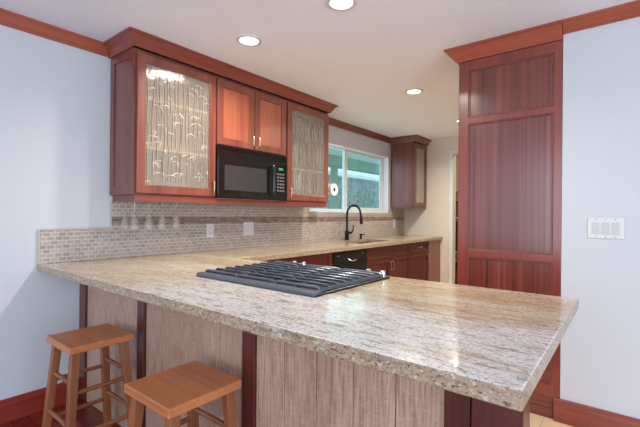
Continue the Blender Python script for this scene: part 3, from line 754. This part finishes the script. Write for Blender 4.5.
# ------------------------------------------------------------------ plates on the walls
def outlet(y, z, w, h, label):
    x = W + T + .0005
    t = thing('outlet_plate', label, 'outlet', (x, y, z))
    pl = B(x, x + .005, y - w / 2, y + w / 2, z - h / 2, z + h / 2).build('cover_plate', 'white', t, bevel=.0015)
    for dz in (-.026, .026):
        rc = B(x + .005, x + .007, y - .017, y + .017, z + dz - .015, z + dz + .015).build('receptacle', 'white', pl, bevel=.002)
        for dy in (-.006, .006): pass
    sl = MB()
    for dz in (-.026, .026):
        for dy in (-.006, .006): sl.box(x + .007, x + .0076, y + dy - .0012, y + dy + .0012, z + dz - .004, z + dz + .006)
        sl.box(x + .007, x + .0076, y - .002, y + .002, z + dz - .011, z + dz - .007)
    sl.build('slots', 'dark', t)
outlet(2.070, 1.083, .072, .116, 'white outlet plate on the backsplash below the left glass cabinet, near the wine glasses')
outlet(5.47, 1.100, .085, .125, 'white outlet plate on the backsplash right of the faucet')
x = W + T + .0005
t = thing('switch_plate', 'white double switch plate on the backsplash below the microwave', 'switch', (x, 2.507, 1.089))
pl = B(x, x + .005, 2.445, 2.570, 1.027, 1.151).build('cover_plate', 'white', t, bevel=.0015)
for yy in (2.478, 2.537): B(x + .005, x + .009, yy - .017, yy + .017, 1.055, 1.123).build('rocker', 'white', t, bevel=.002)
t = thing('switch_plate', 'white triple rocker switch plate on the white wall right of the tall cabinet', 'switch', (-.104, YP, 1.17))
B(-.188, -.020, YP - .006, YP - .0005, 1.112, 1.229).build('cover_plate', 'white', t, bevel=.002)
for xx in (-.150, -.104, -.058):
    MB().prism([(YP - .006, 1.137), (YP - .0115, 1.137), (YP - .0075, 1.204), (YP - .006, 1.204)], 0, xx - .0165, xx + .0165).build('rocker', 'rocker', t, bevel=.001)
sc = MB()
for xx in (-.150, -.104, -.058):
    for zz in (1.121, 1.220): sc.lathe((xx, YP - .006, zz), [(.003, 0), (.003, -.001), (0, -.0012)], 10, axis=1)
sc.build('screws', 'key', t)

# ------------------------------------------------------------------ paper towel roll on the side of the right glass cabinet
PY, PZ = YC2 + .135, 1.503
t = thing('paper_towel_roll', 'white paper towel roll on a holder at the cabinet side in front of the window', 'paper towel', (-2.65, PY, PZ))
MB().lathe((-2.80, PY, PZ), [(.022, 0), (.066, 0), (.066, .27), (.022, .27), (.022, 0)], 32, axis=0).build('paper_roll', 'paper', t, smooth=True)
MB().lathe((-2.80, PY, PZ), [(.0, .001), (.0215, .001), (.0215, .268), (0, .268)], 20, axis=0).build('dark_core_disc', 'dark', t, smooth=True, label='dark disc standing in for the shaded hollow core')  # solid disc coloured dark for the shade inside the hollow core
hm = MB(); hm.tube([(-2.81, YC2 + .001, PZ), (-2.81, PY, PZ), (-2.56, PY, PZ)], .006, 8); hm.lathe((-2.81, YC2 + .0005, PZ), [(.02, 0), (.02, .006), (0, .006)], 16, axis=1)
hm.build('holder', 'faucet', t, smooth=True)

# ------------------------------------------------------------------ recessed ceiling lights
def downlight(x, y, r, power, label, src=None):
    if src is None:
        t = thing('recessed_downlight', label, 'ceiling light', (x, y, CE), 'recessed ceiling downlights')
        MB().lathe((x, y, CE), [(r, -.0005), (r, -.006), (r - .006, -.009), (r * .74, -.009), (r * .72, -.006), (r * .72, -.0005), (r, -.0005)], 40).build('trim_ring', 'white', t, smooth=True)
        MB().lathe((x, y, CE), [(r * .715, -.0005), (r * .715, -.006), (0, -.0065)], 40).build('lens', 'lamp', t, smooth=True)
    else:
        t = copy_tree(src); t.location = (x, y, CE); t['label'] = label
        s = r / .085
        t.scale = (s, s, 1)
    l = bpy.data.lights.new('downlight_beam', 'AREA'); l.shape = 'DISK'; l.size = r * 1.3; l.energy = power * 1.35; l.color = (1.0, 0.92, 0.82); l.spread = math.radians(150)
    o = bpy.data.objects.new('downlight_beam', l); COL.objects.link(o); o.location = (x, y, CE - .012)
    return t
d0 = downlight(-1.996, 1.745, .085, 11, 'round recessed ceiling light above the counter in front of the microwave')
downlight(-1.237, 1.735, .085, 11, 'round recessed ceiling light at the top edge of the photo, above the cooktop', d0)
downlight(-1.585, 3.405, .085, 16, 'round recessed ceiling light further back, left of the tall cabinet crown', d0)
downlight(-1.62, 4.80, .062, 15, 'small distant ceiling light just beside the tall cabinet edge', d0)

# ------------------------------------------------------------------ things in the pantry beyond the doorway
for k, z in enumerate((1.20, .62, 1.66)):
    nm = ('middle', 'lower', 'upper')[k]
    tag(B(W + .05, -2.0, 6.62, 6.94, z - .02, z).build('pantry_shelf', 'vinyl'), nm + ' white pantry shelf seen through the far doorway', 'shelf', 'pantry shelves')
def jar(x, y, z, r, h, mat, nm, label, cat):
    t = thing(nm, label, cat, (x, y, z))
    MB().lathe((x, y, z), [(r * .92, .0005), (r, .01), (r, h * .75), (r * .6, h * .88)], 18).build('body', mat, t, smooth=True)
    MB().lathe((x, y, z), [(r * .6, h * .88), (r * .66, h * .88), (r * .66, h), (0, h)], 18).build('lid', 'faucet', t, smooth=True)
M['brown'] = plain('brown_canister', (96, 62, 44), 0.5)
M['slate'] = plain('slate_fabric', (48, 46, 50), 0.8, noise=0.2, nscale=30)
jar(-2.36, 6.76, 1.20, .085, .28, 'brown', 'canister', 'brown canister on the pantry shelf through the far doorway', 'canister')
jar(-2.36, 6.75, .62, .10, .30, 'slate', 'jug', 'dark jug on the lower pantry shelf through the far doorway', 'jug')
bgm = MB(); bgm.box(-2.44, -2.20, 6.56, 6.615, .86, 1.12)
bgt = thing('shopping_bag', 'dark fabric bag hanging below the pantry shelf through the far doorway', 'bag', (-2.29, 6.58, .86))
bgm.build('pouch', 'slate', bgt, bevel=.02, seg=3)
MB().tube([(-2.33, 6.60, 1.12), (-2.31, 6.612, 1.175), (-2.27, 6.612, 1.175), (-2.25, 6.60, 1.12)], .006, 6).build('strap', 'slate', bgt, smooth=True)
bt = thing('storage_bin', 'dark bin on the pantry floor through the far doorway', 'bin', (-2.29, 6.6, 0))
MB().cells([-2.45, -2.43, -2.13, -2.11], [6.45, 6.47, 6.88, 6.90], lambda i, j: not (i == 1 and j == 1), .02, .40, 2).build('side_walls', 'slate', bt, bevel=.006)
B(-2.45, -2.11, 6.45, 6.90, .002, .02).build('bottom', 'slate', bt)
pl_ = bpy.data.lights.new('pantry_bulb', 'AREA'); pl_.shape = 'DISK'; pl_.size = .2; pl_.energy = 5; pl_.color = (1, .82, .58)
plo = bpy.data.objects.new('pantry_bulb', pl_); COL.objects.link(plo); plo.location = (-1.7, 6.35, CE - .03)
